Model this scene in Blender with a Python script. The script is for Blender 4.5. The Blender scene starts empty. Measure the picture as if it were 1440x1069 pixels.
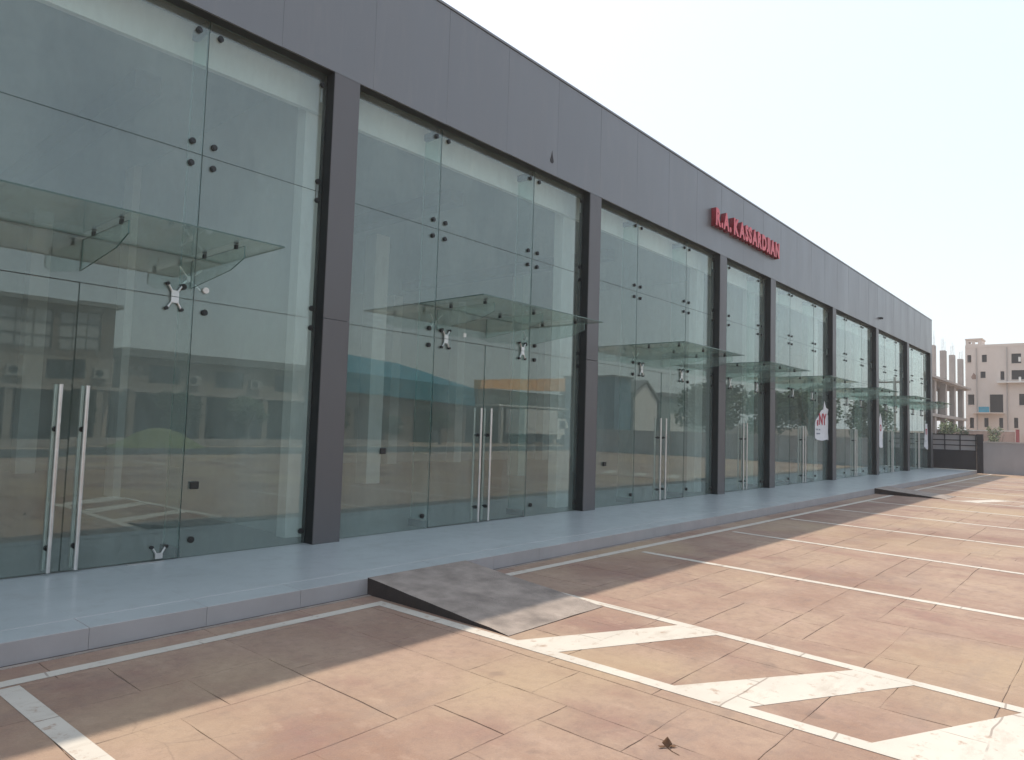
import bpy, bmesh, math, random
from mathutils import Vector, Matrix
random.seed(7)
SC = bpy.context.scene
COL = SC.collection

# ------------------------------------------------------------------ camera, sky, sun, exposure
yaw, pitch, roll = 0.85190535, 0.06516436, 0.03076111
fw = Vector((math.sin(yaw)*math.cos(pitch), math.cos(yaw)*math.cos(pitch), math.sin(pitch)))
rt = Vector((math.cos(yaw), -math.sin(yaw), 0)); up = rt.cross(fw)
r2 = rt*math.cos(roll) + up*math.sin(roll); u2 = -rt*math.sin(roll) + up*math.cos(roll)
cd = bpy.data.cameras.new('camera'); cam = bpy.data.objects.new('camera', cd); COL.objects.link(cam)
cam.matrix_world = Matrix(((r2.x, u2.x, -fw.x, 0), (r2.y, u2.y, -fw.y, 0), (r2.z, u2.z, -fw.z, 1.62), (0, 0, 0, 1)))
cd.sensor_width = 36; cd.lens = 36*982.16/1440; cd.clip_start = 0.05; cd.clip_end = 3000
SC.camera = cam

SUN_EL, SUN_AZ = math.radians(65.6), math.radians(20)     # azimuth from +Y towards +X
w = bpy.data.worlds.new('World'); SC.world = w; w.use_nodes = True
nt = w.node_tree; nt.nodes.clear()
sky = nt.nodes.new('ShaderNodeTexSky'); sky.sky_type = 'NISHITA'; sky.sun_disc = False
sky.sun_elevation = SUN_EL; sky.sun_rotation = SUN_AZ
sky.air_density = 1.3; sky.dust_density = 3.0; sky.ozone_density = 1.0; sky.altitude = 0
bg = nt.nodes.new('ShaderNodeBackground'); bg.inputs[1].default_value = 0.15
wo = nt.nodes.new('ShaderNodeOutputWorld')
# thin white haze layer in front of the blue: an even pale veil over the whole dome
vm = nt.nodes.new('ShaderNodeMix'); vm.data_type = 'RGBA'; vm.inputs[0].default_value = .5; vm.inputs[7].default_value = (6.7, 7.25, 7.8, 1)
nt.links.new(sky.outputs[0], vm.inputs[6]); nt.links.new(vm.outputs[2], bg.inputs[0]); nt.links.new(bg.outputs[0], wo.inputs[0])
sl = bpy.data.lights.new('sun', 'SUN'); sl.energy = 3.45; sl.angle = math.radians(0.6); sl.color = (1, .865, .72)
so = bpy.data.objects.new('sun', sl); COL.objects.link(so)
sd = Vector((math.sin(SUN_AZ)*math.cos(SUN_EL), math.cos(SUN_AZ)*math.cos(SUN_EL), math.sin(SUN_EL)))
so.rotation_euler = sd.to_track_quat('Z', 'Y').to_euler(); so.location = (20, 30, 60)
SC.view_settings.view_transform = 'Standard'; SC.view_settings.look = 'None'
SC.view_settings.exposure = 0.33; SC.view_settings.gamma = 1; SC.view_settings.use_curve_mapping = False
cy = SC.cycles
cy.use_denoising = True; cy.max_bounces = 10; cy.diffuse_bounces = 4; cy.glossy_bounces = 5
cy.transmission_bounces = 6; cy.transparent_max_bounces = 32
cy.sample_clamp_indirect = 6.0; cy.caustics_reflective = False; cy.caustics_refractive = False

# ------------------------------------------------------------------ materials
class N:
    def __init__(s, name):
        s.m = bpy.data.materials.new(name); s.m.use_nodes = True; s.t = s.m.node_tree; s.t.nodes.clear()
        s.out = s.t.nodes.new('ShaderNodeOutputMaterial')
    def n(s, ty, **k):
        a = s.t.nodes.new(ty)
        for q, v in k.items(): setattr(a, q, v)
        return a
    def l(s, a, b): s.t.links.new(a, b)
    def obj(s): return s.n('ShaderNodeTexCoord').outputs['Object']
    def geo(s): return s.n('ShaderNodeNewGeometry').outputs['Position']
    def noise(s, vec, sc, det=4, rough=.55, stretch=None):
        if stretch:
            mp = s.n('ShaderNodeMapping'); mp.inputs['Scale'].default_value = stretch; s.l(vec, mp.inputs[0]); vec = mp.outputs[0]
        a = s.n('ShaderNodeTexNoise'); a.inputs['Scale'].default_value = sc; a.inputs['Detail'].default_value = det
        a.inputs['Roughness'].default_value = rough; s.l(vec, a.inputs['Vector']); return a.outputs['Fac']
    def ramp(s, fac, stops):
        a = s.n('ShaderNodeValToRGB'); e = a.color_ramp.elements
        while len(e) < len(stops): e.new(.5)
        for el, (p, c) in zip(e, stops):
            el.position = p; el.color = (*c, 1) if len(c) == 3 else c
        s.l(fac, a.inputs[0]); return a.outputs[0]
    def val(s, fac, a0, a1, b0, b1):
        a = s.n('ShaderNodeMapRange'); s.l(fac, a.inputs[0])
        for i, v in enumerate((a0, a1, b0, b1)): a.inputs[i+1].default_value = v
        return a.outputs[0]
    def mix(s, fac, a, b, mode='MIX'):
        x = s.n('ShaderNodeMix', data_type='RGBA', blend_type=mode)
        if isinstance(fac, (int, float)): x.inputs[0].default_value = fac
        else: s.l(fac, x.inputs[0])
        for i, v in ((6, a), (7, b)):
            if isinstance(v, tuple): x.inputs[i].default_value = (*v, 1)
            else: s.l(v, x.inputs[i])
        return x.outputs[2]
    def math(s, op, a, b=0.0):
        x = s.n('ShaderNodeMath', operation=op)
        for i, v in enumerate((a, b)):
            if isinstance(v, (int, float)): x.inputs[i].default_value = v
            else: s.l(v, x.inputs[i])
        return x.outputs[0]
    def bump(s, h, st, dist=.01):
        b = s.n('ShaderNodeBump'); b.inputs['Strength'].default_value = st; b.inputs['Distance'].default_value = dist
        s.l(h, b.inputs['Height']); return b.outputs[0]
    def pbr(s, col, rough=.6, metal=0, spec=.5, normal=None, coat=0, trans=0):
        p = s.n('ShaderNodeBsdfPrincipled')
        if isinstance(col, tuple): p.inputs['Base Color'].default_value = (*col, 1)
        else: s.l(col, p.inputs['Base Color'])
        if isinstance(rough, (int, float)): p.inputs['Roughness'].default_value = rough
        else: s.l(rough, p.inputs['Roughness'])
        p.inputs['Metallic'].default_value = metal; p.inputs['Specular IOR Level'].default_value = spec
        p.inputs['Coat Weight'].default_value = coat; p.inputs['Coat Roughness'].default_value = .15
        if normal: s.l(normal, p.inputs['Normal'])
        s.l(p.outputs[0], s.out.inputs[0]); return p

def simple(name, col, rough=.6, metal=0, var=.12, scale=3.0, bump=.0, spec=.5, coat=0, grime=None):
    a = N(name); g = a.geo(); f = a.noise(g, scale, 5)
    c0 = tuple(v*(1-var) for v in col); c1 = tuple(min(1, v*(1+var)) for v in col)
    c = a.ramp(f, [(.3, c0), (.7, c1)])
    if grime:
        f2 = a.noise(g, scale*.4, 6, .65, (1, 1, .35)); c = a.mix(a.val(f2, .5, .75, 0, grime[1]), c, grime[0])
    nm = a.bump(a.noise(g, scale*14, 3), bump) if bump else None
    a.pbr(c, a.val(f, .3, .7, rough*.9, min(1, rough*1.1)), metal, spec, nm, coat); return a.m

M = {}
# stamped concrete: world-space patches of tan, pink and brown, per-piece drift, faint cleft relief
def stamped(name, random_tone=True):
    a = N(name); g = a.geo()
    f1 = a.noise(g, .55, 5, .6); f2 = a.noise(g, 1.7, 6, .62, (1, .6, 1)); f3 = a.noise(g, 14, 5, .6)
    c = a.ramp(f1, [(.34, (.225, .140, .102)), (.50, (.298, .212, .160)), (.66, (.350, .262, .192))])
    c = a.mix(a.val(f2, .52, .68, 0, .7), c, (.222, .130, .112))
    c = a.mix(a.val(f2, .24, .42, .5, 0), c, (.40, .275, .225))
    c = a.mix(a.val(f3, .48, .68, 0, .38), c, (.175, .125, .105))
    f6 = a.noise(g, 5.2, 7, .7, (1, .55, 1)); c = a.mix(a.val(f6, .52, .68, 0, .42), c, (.205, .140, .115)); c = a.mix(a.val(f6, .30, .44, .40, 0), c, (.42, .32, .25))
    if random_tone:
        oi = a.n('ShaderNodeObjectInfo').outputs['Random']
        c = a.mix(a.math('MULTIPLY', oi, .13), c, (.42, .28, .21))
    st = a.noise(g, 2.6, 7, .7, (.5, 1.2, 1)); c = a.mix(a.val(st, .56, .72, 0, .55), c, (.19, .135, .115))
    tn = a.noise(g, .27, 3, .5); c = a.mix(a.val(tn, .50, .64, 0, .6), c, (.345, .262, .165))
    gr = a.noise(g, 90, 4, .7); c = a.mix(a.val(gr, .5, .8, 0, .35), c, (.15, .11, .09))
    gl_ = a.noise(g, 120, 3, .6); c = a.mix(a.val(gl_, .60, .8, 0, .35), c, (.50, .42, .34))
    wv = a.n('ShaderNodeTexNoise'); wv.inputs['Scale'].default_value = 2.2; wv.inputs['Detail'].default_value = 5; a.l(g, wv.inputs['Vector'])
    wadd = a.n('ShaderNodeVectorMath', operation='MULTIPLY_ADD'); a.l(wv.outputs['Color'], wadd.inputs[0]); wadd.inputs[1].default_value = (.35, .35, 0); a.l(g, wadd.inputs[2])
    vo = a.n('ShaderNodeTexVoronoi', feature='DISTANCE_TO_EDGE'); vo.inputs['Scale'].default_value = 1.15; a.l(wadd.outputs[0], vo.inputs['Vector'])
    cm = a.math('MULTIPLY', a.val(vo.outputs['Distance'], .0, .007, 1, 0), a.val(a.noise(g, .9, 4, .6), .57, .63, 0, .3))
    c = a.mix(cm, c, (.085, .06, .05))
    rub = a.noise(g, 1.1, 7, .72, (.35, 1.6, 1)); c = a.mix(a.val(rub, .55, .70, 0, .45), c, (.215, .165, .140))
    blo = a.noise(g, 3.3, 2, .4); c = a.mix(a.val(blo, .70, .76, 0, .35), c, (.14, .105, .09))
    h = a.math('ADD', a.noise(g, 5.5, 6, .65), a.math('MULTIPLY', a.noise(g, 45, 3), .25))
    a.pbr(c, a.val(f2, .3, .7, .62, .8), 0, .35, a.bump(h, 1.0, .016)); return a.m
M['slab'] = stamped('stamped_concrete'); M['slab_far'] = stamped('stamped_concrete_far', False)
M['groove'] = simple('groove_dirt', (.215, .16, .13), .95, var=.3, scale=6)

# road paint with scuffs through to the concrete
a = N('white_paint'); g = a.geo(); f = a.noise(g, 9, 8, .7); f2 = a.noise(g, 2.2, 5, .6)
c = a.ramp(f2, [(.3, (.47, .445, .395)), (.7, (.55, .52, .46))])
c = a.mix(a.val(f, .57, .66, 0, .8), c, (.33, .235, .175))
f4 = a.noise(g, 3.0, 7, .72, (.5, 1.5, 1)); c = a.mix(a.val(f4, .54, .72, 0, .5), c, (.30, .25, .20))
br = a.n('ShaderNodeTexBrick'); br.offset = .37; br.inputs['Scale'].default_value = 1; br.inputs['Mortar Size'].default_value = .0055
br.inputs['Brick Width'].default_value = .93; br.inputs['Row Height'].default_value = .62; br.inputs['Mortar Smooth'].default_value = 0
wv = a.n('ShaderNodeTexNoise'); wv.inputs['Scale'].default_value = 1.7; a.l(g, wv.inputs['Vector'])
wadd = a.n('ShaderNodeVectorMath', operation='MULTIPLY_ADD'); a.l(wv.outputs['Color'], wadd.inputs[0]); wadd.inputs[1].default_value = (.09, .09, 0); a.l(g, wadd.inputs[2])
a.l(wadd.outputs[0], br.inputs['Vector'])
c = a.mix(a.math('MULTIPLY', br.outputs['Fac'], a.val(a.noise(g, 1.3, 4, .6), .46, .52, 0, .6)), c, (.15, .11, .085))
a.pbr(c, .6, 0, .4, a.bump(a.noise(g, 40, 4), .3, .004)); M['paint'] = a.m

# walkway tiles: pale grey polished porcelain
def tile(name, c0, c1, rough0, rough1):
    a = N(name); g = a.geo(); f = a.noise(g, 1.3, 6, .6); f3 = a.noise(g, 5, 7, .7, (1, 1, .3))
    c = a.ramp(f, [(.3, c0), (.7, c1)])
    oi = a.n('ShaderNodeObjectInfo').outputs['Random']
    c = a.mix(a.math('MULTIPLY', oi, .10), c, (.30, .32, .34))
    c = a.mix(a.val(f3, .52, .74, 0, .30), c, (.27, .26, .24))
    f5 = a.noise(g, .5, 5, .6); c = a.mix(a.val(f5, .45, .7, 0, .35), c, (.33, .36, .365))
    a.pbr(c, a.val(f3, .3, .7, rough0, rough1), 0, .5, a.bump(a.noise(g, 60, 3), .05, .002), .15); return a.m
M['tile'] = tile('walkway_tile', (.37, .415, .425), (.42, .46, .47), .30, .42)
M['kerb'] = tile('kerb_stone', (.33, .315, .315), (.40, .38, .385), .6, .75)
M['grout'] = simple('grout', (.36, .39, .40), .9)
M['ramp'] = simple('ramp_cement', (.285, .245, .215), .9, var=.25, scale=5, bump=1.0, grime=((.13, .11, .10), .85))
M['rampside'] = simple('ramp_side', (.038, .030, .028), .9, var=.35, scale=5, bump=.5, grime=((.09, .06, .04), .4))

# composite cladding: grey coated metal, each panel slightly its own tone and very slightly wavy
a = N('grey_cladding'); g = a.geo(); oi = a.n('ShaderNodeObjectInfo').outputs['Random']
c = a.mix(a.math('MULTIPLY', oi, .35), (.150, .157, .166), (.172, .178, .186))
f = a.noise(g, 1.1, 6, .65, (1, 1, .25)); c = a.mix(a.val(f, .52, .78, 0, .35), c, (.19, .19, .195))
dust = a.noise(g, 7, 6, .7, (1, 1, .12)); c = a.mix(a.val(dust, .52, .8, 0, .35), c, (.22, .21, .20))
a.pbr(c, a.val(f, .3, .7, .30, .42), .25, .7, a.bump(a.noise(g, .8, 2), .35, .02)); M['clad'] = a.m
a = N('column_cladding'); g = a.geo(); oi = a.n('ShaderNodeObjectInfo').outputs['Random']
c = a.mix(a.math('MULTIPLY', oi, .4), (.112, .110, .114), (.130, .127, .131))
f = a.noise(g, 1.6, 6, .65, (1, 1, .3)); c = a.mix(a.val(f, .5, .78, 0, .35), c, (.085, .078, .078))
a.pbr(c, a.val(f, .3, .7, .38, .5), .25, .5, a.bump(a.noise(g, 1.1, 2), .25, .02)); M['colclad'] = a.m
M['dark'] = simple('dark_frame', (.014, .018, .019), .6, var=.15, spec=.3)
M['seam'] = simple('panel_seam', (.035, .035, .038), .8)
M['plaster'] = simple('interior_white_plaster', (.84, .84, .81), .85, var=.04, scale=.8, grime=((.5, .49, .46), .25))
M['partition'] = simple('interior_partition', (.50, .51, .49), .85, var=.06, scale=.7)
M['ceiling'] = simple('interior_ceiling', (.34, .35, .34), .9, var=.06)
M['intfloor'] = simple('interior_floor_tile', (.20, .20, .19), .35, var=.15, scale=1.5)
M['duct'] = simple('ceiling_duct_metal', (.16, .17, .17), .5, .3)
M['steel'] = simple('brushed_steel', (.62, .62, .61), .38, 1, var=.08, scale=9)
M['bolt'] = simple('black_bolt', (.018, .02, .02), .4, .2)
M['wcap'] = simple('white_cap', (.75, .76, .74), .5)
M['roofing'] = simple('roof_membrane', (.3, .3, .3), .9)
M['outwall'] = simple('rendered_wall', (.40, .38, .36), .9, grime=((.25, .23, .21), .4))

# architectural glass: thin sheet, both faces reflect by Schlick, body tint in transmission
def glassmat(name, tint, f0=.080, dirt_or_veil=.080):  # smeared diffuse film, also paints in the pale veil of reflected sky
    a = N(name); ge = a.n('ShaderNodeNewGeometry')
    dp = a.n('ShaderNodeVectorMath', operation='DOT_PRODUCT'); a.l(ge.outputs['Incoming'], dp.inputs[0]); a.l(ge.outputs['Normal'], dp.inputs[1])
    c = a.math('ABSOLUTE', dp.outputs['Value']); q = a.math('SUBTRACT', 1.0, c); q5 = a.math('POWER', q, 5.0)
    fr = a.math('ADD', a.math('MULTIPLY', q5, 1-f0), f0)
    tr = a.n('ShaderNodeBsdfTransparent'); tr.inputs[0].default_value = (*tint, 1)
    gl = a.n('ShaderNodeBsdfGlossy'); gl.inputs['Roughness'].default_value = 0.0; gl.inputs[0].default_value = (.93, 1, .98, 1)
    wav = a.noise(ge.outputs['Position'], .9, 2); a.l(a.bump(wav, .05, .01), gl.inputs['Normal'])
    mx = a.n('ShaderNodeMixShader'); a.l(fr, mx.inputs[0]); a.l(tr.outputs[0], mx.inputs[1]); a.l(gl.outputs[0], mx.inputs[2])
    df = a.n('ShaderNodeBsdfDiffuse'); df.inputs[0].default_value = (.48, .58, .545, 1)
    sm = a.noise(ge.outputs['Position'], 1.6, 7, .7, (1, 1, .35))
    m2 = a.n('ShaderNodeMixShader'); a.l(a.val(sm, .35, .8, dirt_or_veil*.5, dirt_or_veil*2.2), m2.inputs[0])
    a.l(mx.outputs[0], m2.inputs[1]); a.l(df.outputs[0], m2.inputs[2]); a.l(m2.outputs[0], a.out.inputs[0]); return a.m
M['glass'] = glassmat('shopfront_glass', (.905, .96, .945))
M['canopyglass'] = glassmat('canopy_glass', (.925, .965, .952), .055, .09)
M['finglass'] = glassmat('fin_glass', (.80, .92, .89), .045, .05)
M['canopyedge'] = simple('canopy_glass_edge', (.07, .13, .115), .3, var=.1)
M['edge'] = simple('glass_edge', (.055, .125, .11), .25, var=.1)
M['darkglass'] = simple('dark_window_glass', (.03, .04, .05), .12, var=.3)
M['skyglass'] = simple('pale_window_glass', (.30, .31, .31), .2, var=.1)

M['redface'] = simple('red_acrylic', (.60, .05, .07), .35, var=.08, scale=8)
M['redside'] = simple('red_letter_return', (.22, .012, .022), .5)
M['paper'] = simple('poster_paper', (.70, .71, .73), .8, var=.05, scale=5, grime=((.5, .5, .52), .3))
M['redink'] = simple('red_ink', (.45, .03, .06), .7)
M['blueink'] = simple('faded_blue_ink', (.28, .31, .38), .7)
M['leafdry'] = simple('dried_leaf', (.13, .065, .03), .8, var=.3, scale=30)
M['gatemetal'] = simple('gate_dark_metal', (.020, .019, .024), .7, 0, var=.2, grime=((.045, .03, .028), .5), spec=.25)
M['cementwall'] = simple('grey_cement_wall', (.36, .345, .35), .92, var=.08, scale=1.0, bump=.25, grime=((.20, .19, .19), .5))
M['coping'] = simple('wall_coping', (.45, .42, .40), .9)
M['beige'] = simple('bare_cement_render', (.57, .49, .43), .95, var=.08, scale=.35, grime=((.36, .30, .26), .5))
M['dimbeige'] = simple('dimmed_beige_facade', (.27, .235, .20), .95, var=.12, scale=.5, grime=((.17, .145, .12), .6))  # dim reflection put into the colour: beige darkened for the mirrored facades
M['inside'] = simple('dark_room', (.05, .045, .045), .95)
M['rawconc'] = simple('raw_concrete', (.36, .32, .29), .95, var=.15, scale=.6, grime=((.22, .18, .16), .5))
M['brick'] = simple('brown_block_infill', (.25, .16, .12), .95, var=.2, scale=1.2)
M['rebar'] = simple('rusty_rebar', (.16, .10, .08), .8)
M['teal'] = simple('teal_metal_roof', (.012, .19, .26), .45, var=.12)
M['bluetarp'] = simple('blue_sheet', (.03, .26, .38), .6)
M['orange'] = simple('orange_fascia', (.85, .43, .15), .6, var=.08)
M['pinkwall'] = simple('pink_render', (.46, .33, .28), .95, grime=((.33, .24, .2), .4))
M['white'] = simple('white_render', (.68, .66, .62), .9, grime=((.5, .46, .42), .3))
M['greyroof'] = simple('grey_sheet_roof', (.16, .17, .17), .7)
M['dirt_or_veil'] = simple('dry_dirt', (.33, .25, .19), .98, var=.2, scale=.4, bump=.5)
M['asphalt'] = simple('asphalt', (.062, .06, .058), .9, var=.25, scale=1.5, bump=.4)
M['bluebox'] = simple('blue_grey_cladding', (.11, .19, .25), .6)
M['bark'] = simple('bark', (.10, .075, .055), .95, var=.3, scale=8)
M['dune'] = simple('dry_grass', (.13, .15, .05), .95, var=.3, scale=8)
a = N('leaf_green'); g = a.geo(); f = a.noise(g, 1.1, 4); c = a.ramp(f, [(.3, (.030, .055, .018)), (.55, (.055, .085, .028)), (.75, (.10, .13, .045))])
a.pbr(c, .65, 0, .3); M['leaf'] = a.m
M['tyre'] = simple('tyre_rubber', (.02, .02, .02), .9)
M['acunit'] = simple('ac_casing', (.34, .33, .30), .6)

# ------------------------------------------------------------------ mesh helpers
class MB:
    def __init__(s): s.v = []; s.f = []; s.mi = []; s.sm = []
    def add(s, vs, fs, m=0, smooth=False):
        o = len(s.v); s.v += [tuple(p) for p in vs]
        for q in fs: s.f.append(tuple(o+i for i in q)); s.mi.append(m); s.sm.append(smooth)
        return s
    def box(s, x0, x1, y0, y1, z0, z1, m=0, ms=None):
        vs = [(x0, y0, z0), (x1, y0, z0), (x1, y1, z0), (x0, y1, z0), (x0, y0, z1), (x1, y0, z1), (x1, y1, z1), (x0, y1, z1)]
        fs = [(0, 3, 2, 1), (4, 5, 6, 7), (0, 1, 5, 4), (2, 3, 7, 6), (1, 2, 6, 5), (3, 0, 4, 7)]   # bottom, top, -y, +y, +x, -x
        for k, q in enumerate(fs): s.add(vs, [q], ms[k] if ms else m)
        return s
    def prism(s, pts, d, m=0, ms=None):
        """pts: planar polygon of 3D points, d: extrusion vector"""
        n = len(pts); a = [Vector(p) for p in pts]; b = [p+Vector(d) for p in a]
        s.add(a+b, [tuple(range(n))[::-1], tuple(range(n, 2*n))], m)
        s.add(a+b, [(i, (i+1) % n, n+(i+1) % n, n+i) for i in range(n)], m if ms is None else ms); return s
    def cyl(s, p, q, r, n=12, m=0, r1=None, caps=True):
        p = Vector(p); q = Vector(q); d = (q-p).normalized(); t = d.orthogonal().normalized(); u = d.cross(t); r1 = r if r1 is None else r1
        A = [p+(t*math.cos(2*math.pi*i/n)+u*math.sin(2*math.pi*i/n))*r for i in range(n)]
        B = [q+(t*math.cos(2*math.pi*i/n)+u*math.sin(2*math.pi*i/n))*r1 for i in range(n)]
        s.add(A+B, [(i, (i+1) % n, n+(i+1) % n, n+i) for i in range(n)], m, True)
        if caps: s.add(A+B, [tuple(range(n))[::-1], tuple(range(n, 2*n))], m)
        return s
    def mesh(s, name, mats, fix=True):
        me = bpy.data.meshes.new(name); me.from_pydata(s.v, [], s.f)
        for k in mats: me.materials.append(M[k] if isinstance(k, str) else k)
        me.polygons.foreach_set('material_index', s.mi); me.polygons.foreach_set('use_smooth', s.sm)
        if fix:
            bm = bmesh.new(); bm.from_mesh(me); bmesh.ops.recalc_face_normals(bm, faces=bm.faces); bm.to_mesh(me); bm.free()
        me.update(); return me
def link(name, me, parent=None, loc=None, rz=0):
    o = bpy.data.objects.new(name, me); COL.objects.link(o)
    if parent is not None: o.parent = parent
    if loc is not None: o.location = loc
    if rz: o.rotation_euler = (0, 0, rz)
    return o
def mk(name, mb, mats, parent=None, loc=None, rz=0):
    return link(name, mb.mesh(name, mats if isinstance(mats, (list, tuple)) else [mats]), parent, loc, rz)
def tag(o, label=None, cat=None, group=None, kind=None):
    for k, v in (('label', label), ('category', cat), ('group', group), ('kind', kind)):
        if v: o[k] = v
    return o
def thing(name, label, cat, loc=(0, 0, 0), group=None, rz=0):
    return tag(link(name, None, None, loc, rz), label, cat, group)
def copy_tree(o, parent=None):
    c = o.copy(); COL.objects.link(c); c.parent = parent
    for ch in list(o.children): copy_tree(ch, c)
    return c
def bevel(me, w, seg=1):
    bm = bmesh.new(); bm.from_mesh(me); bmesh.ops.remove_doubles(bm, verts=bm.verts, dist=1e-5)
    bmesh.ops.bevel(bm, geom=bm.edges[:], offset=w, segments=seg, affect='EDGES', profile=.5)
    bm.to_mesh(me); bm.free(); return me

# ------------------------------------------------------------------ ground, road
mk('ground', MB().add([(-700, -900, -.045), (1500, -900, -.045), (1500, 900, -.045), (-700, 900, -.045)], [(0, 1, 2, 3)]), 'dirt_or_veil')['kind'] = 'structure'
mk('road', MB().add([(-200, -22.2, -.035), (300, -22.2, -.035), (300, -15.4, -.035), (-200, -15.4, -.035)], [(0, 1, 2, 3)]), 'asphalt')['kind'] = 'structure'

# the lot: a dark base sheet (the joints' bottom) under stamped pieces of irregular size
lot = mk('parking_lot', MB().box(-26, 41, -14.5, 5.4, -.04, -.006), 'groove'); lot['kind'] = 'structure'
def ashlar(x0, x1, y0, y1, u, seed):
    """fill a grid of unit u with random rectangles 2..5 units a side"""
    rg = random.Random(seed); nx, ny = int(round((x1-x0)/u)), int(round((y1-y0)/u)); occ = [[0]*ny for _ in range(nx)]; out = []
    sizes = [(2, 3), (3, 2), (3, 3), (4, 3), (3, 4), (4, 2), (2, 2), (5, 3), (2, 4), (4, 4)]
    for i in range(nx):
        for j in range(ny):
            if occ[i][j]: continue
            for (a_, b_) in rg.sample(sizes, len(sizes)) + [(2, 1), (1, 2), (1, 1)]:
                if i+a_ <= nx and j+b_ <= ny and not any(occ[p][q] for p in range(i, i+a_) for q in range(j, j+b_)):
                    for p in range(i, i+a_):
                        for q in range(j, j+b_): occ[p][q] = 1
                    out.append((x0+i*u, x0+(i+a_)*u, y0+j*u, y0+(j+b_)*u)); break
    return out
from mathutils import noise as mnoise
def warp(x, y, ox, oy):
    v = mnoise.noise_vector(Vector((x*1.7, y*1.7, 3.1))); q = mnoise.noise_vector(Vector((x*6, y*6, 9.7)))
    return (x+v.x*.011+q.x*.005-ox, y+v.y*.011+q.y*.005-oy)
def stamped_piece(mb, r, rg, g0=.0010, g1=.0036, ox=0, oy=0):
    x0, x1, y0, y1 = r; e = [rg.uniform(g0, g1)*(.12 if rg.random() < .6 else 1) for _ in range(4)]
    P = []
    C = [(x0+e[0], y0+e[1]), (x1-e[2], y0+e[1]), (x1-e[2], y1-e[3]), (x0+e[0], y1-e[3])]
    inn = [(0, 1), (-1, 0), (0, -1), (1, 0)]
    for k in range(4):
        a_, b_ = C[k], C[(k+1) % 4]; P.append(a_)
        for u in ((.15, .32, .5, .68, .85) if max(x1-x0, y1-y0) < 3 else (.5,)):
            j = rg.random()**4*.006; uu = u+rg.uniform(-.05, .05)
            P.append((a_[0]+(b_[0]-a_[0])*uu+inn[k][0]*j, a_[1]+(b_[1]-a_[1])*uu+inn[k][1]*j))
    P = [warp(x+ox, y+oy, ox, oy) for x, y in P]
    n = len(P); cx0, cy0 = (x0+x1)/2, (y0+y1)/2; z = 0.0; b = .0035
    Q = [(x-math.copysign(b, x-cx0) if abs(x-cx0) > (x1-x0)*.40 else x, y-math.copysign(b, y-cy0) if abs(y-cy0) > (y1-y0)*.40 else y) for x, y in P]
    vs = [(x, y, -.0059) for x, y in P] + [(x, y, -.0016) for x, y in P] + [(x, y, z) for x, y in Q]
    mb.add(vs, [(i, (i+1) % n, n+(i+1) % n, n+i) for i in range(n)] + [(n+i, n+(i+1) % n, 2*n+(i+1) % n, 2*n+i) for i in range(n)] + [tuple(range(2*n, 3*n))])
rg = random.Random(11)
U = .27
# control joints (saw cuts) at x=3.4 and x=3.92 split the near field into strips
near = []
for (xa, xb, sd_) in ((-.94, 3.40, 3), (3.40, 3.92, 4), (3.92, 12.0, 5)):
    n_ = max(1, round((xb-xa)/U)); uu = (xb-xa)/n_
    for r in ashlar(0, n_*U, 0, 22*U, U, sd_): near.append((xa+r[0]/U*uu, xa+r[1]/U*uu, -.49+r[2], -.49+r[3]))
far_ = []
for r in ashlar(-26, -.94, -.49, 5.4, .27, 6): far_.append(r)
for r in ashlar(12.0, 41, -.49, 5.4, .27, 8): far_.append(r)
for r in ashlar(-26, 41, -14.5, -.49, .35, 9): far_.append(r)
near.sort(key=lambda r: math.hypot((r[0]+r[1])/2-2.5, (r[2]+r[3])/2-1.5))
for i, r in enumerate(near[:298]):
    mb = MB(); cx_, cy_ = (r[0]+r[1])/2, (r[2]+r[3])/2
    stamped_piece(mb, (r[0]-cx_, r[1]-cx_, r[2]-cy_, r[3]-cy_), rg, ox=cx_, oy=cy_)
    mk('paving_slab', mb, 'slab', lot, (cx_, cy_, rg.uniform(-.0006, .0)))
mb = MB()
for r in near[298:] + far_: stamped_piece(mb, r, rg, .001, .004)
o = mk('paving_slabs_beyond', mb, 'slab_far', lot); o['kind'] = 'stuff'

# ------------------------------------------------------------------ painted markings
ZP = .0035
def stripe(pts, name='parking_line', z=None):
    z = z or (.0026 if name == 'hatch_stripe' else ZP)
    o = mk(name, MB().prism([(x, y, z*.3) for x, y in pts], (0, 0, z*.7)), 'paint'); o['kind'] = 'structure'; return o
def line(xa, ya, xb, yb, wd=.105, z=None):
    d = Vector((xb-xa, yb-ya)).normalized(); n = Vector((-d.y, d.x))*wd/2
    stripe([(xa-n.x, ya-n.y), (xb-n.x, yb-n.y), (xb+n.x, yb+n.y), (xa+n.x, ya+n.y)], z=z)
line(-20, 4.98, 4.10, 5.02, .10, .0044); line(5.56, 5.06, 21.85, 4.88, .105, .0044); line(23.5, 4.9, 40.6, 4.75, .10, .0044)
line(1.25, 4.93, 1.42, .2, .12)
line(4.05, 4.99, 4.12, .2, .11)
line(5.62, 5.04, 5.30, .2, .10)
for (x0, x1) in ((8.27, 7.98), (11.13, 10.58), (13.77, 13.25), (16.42, 15.8), (19.2, 18.5), (21.8, 21.1), (23.4, 22.7), (26.1, 25.4), (28.8, 28.1), (31.5, 30.8), (34.2, 33.5), (36.9, 36.3)):
    line(x0, 4.83 if x0 < 21 or x0 > 24 else 3.6, x1, .1, .10)
for k in range(-6, 1): line(-1.45+2.7*(k), 4.92, -1.4+2.7*k, .2, .11)
stripe([(4.09, 3.50), (4.09, 3.12), (5.46, 2.45), (5.48, 2.80)], 'hatch_stripe')
stripe([(4.10, 2.21), (4.10, 1.73), (5.37, 1.03), (5.395, 1.40)], 'hatch_stripe')
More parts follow.
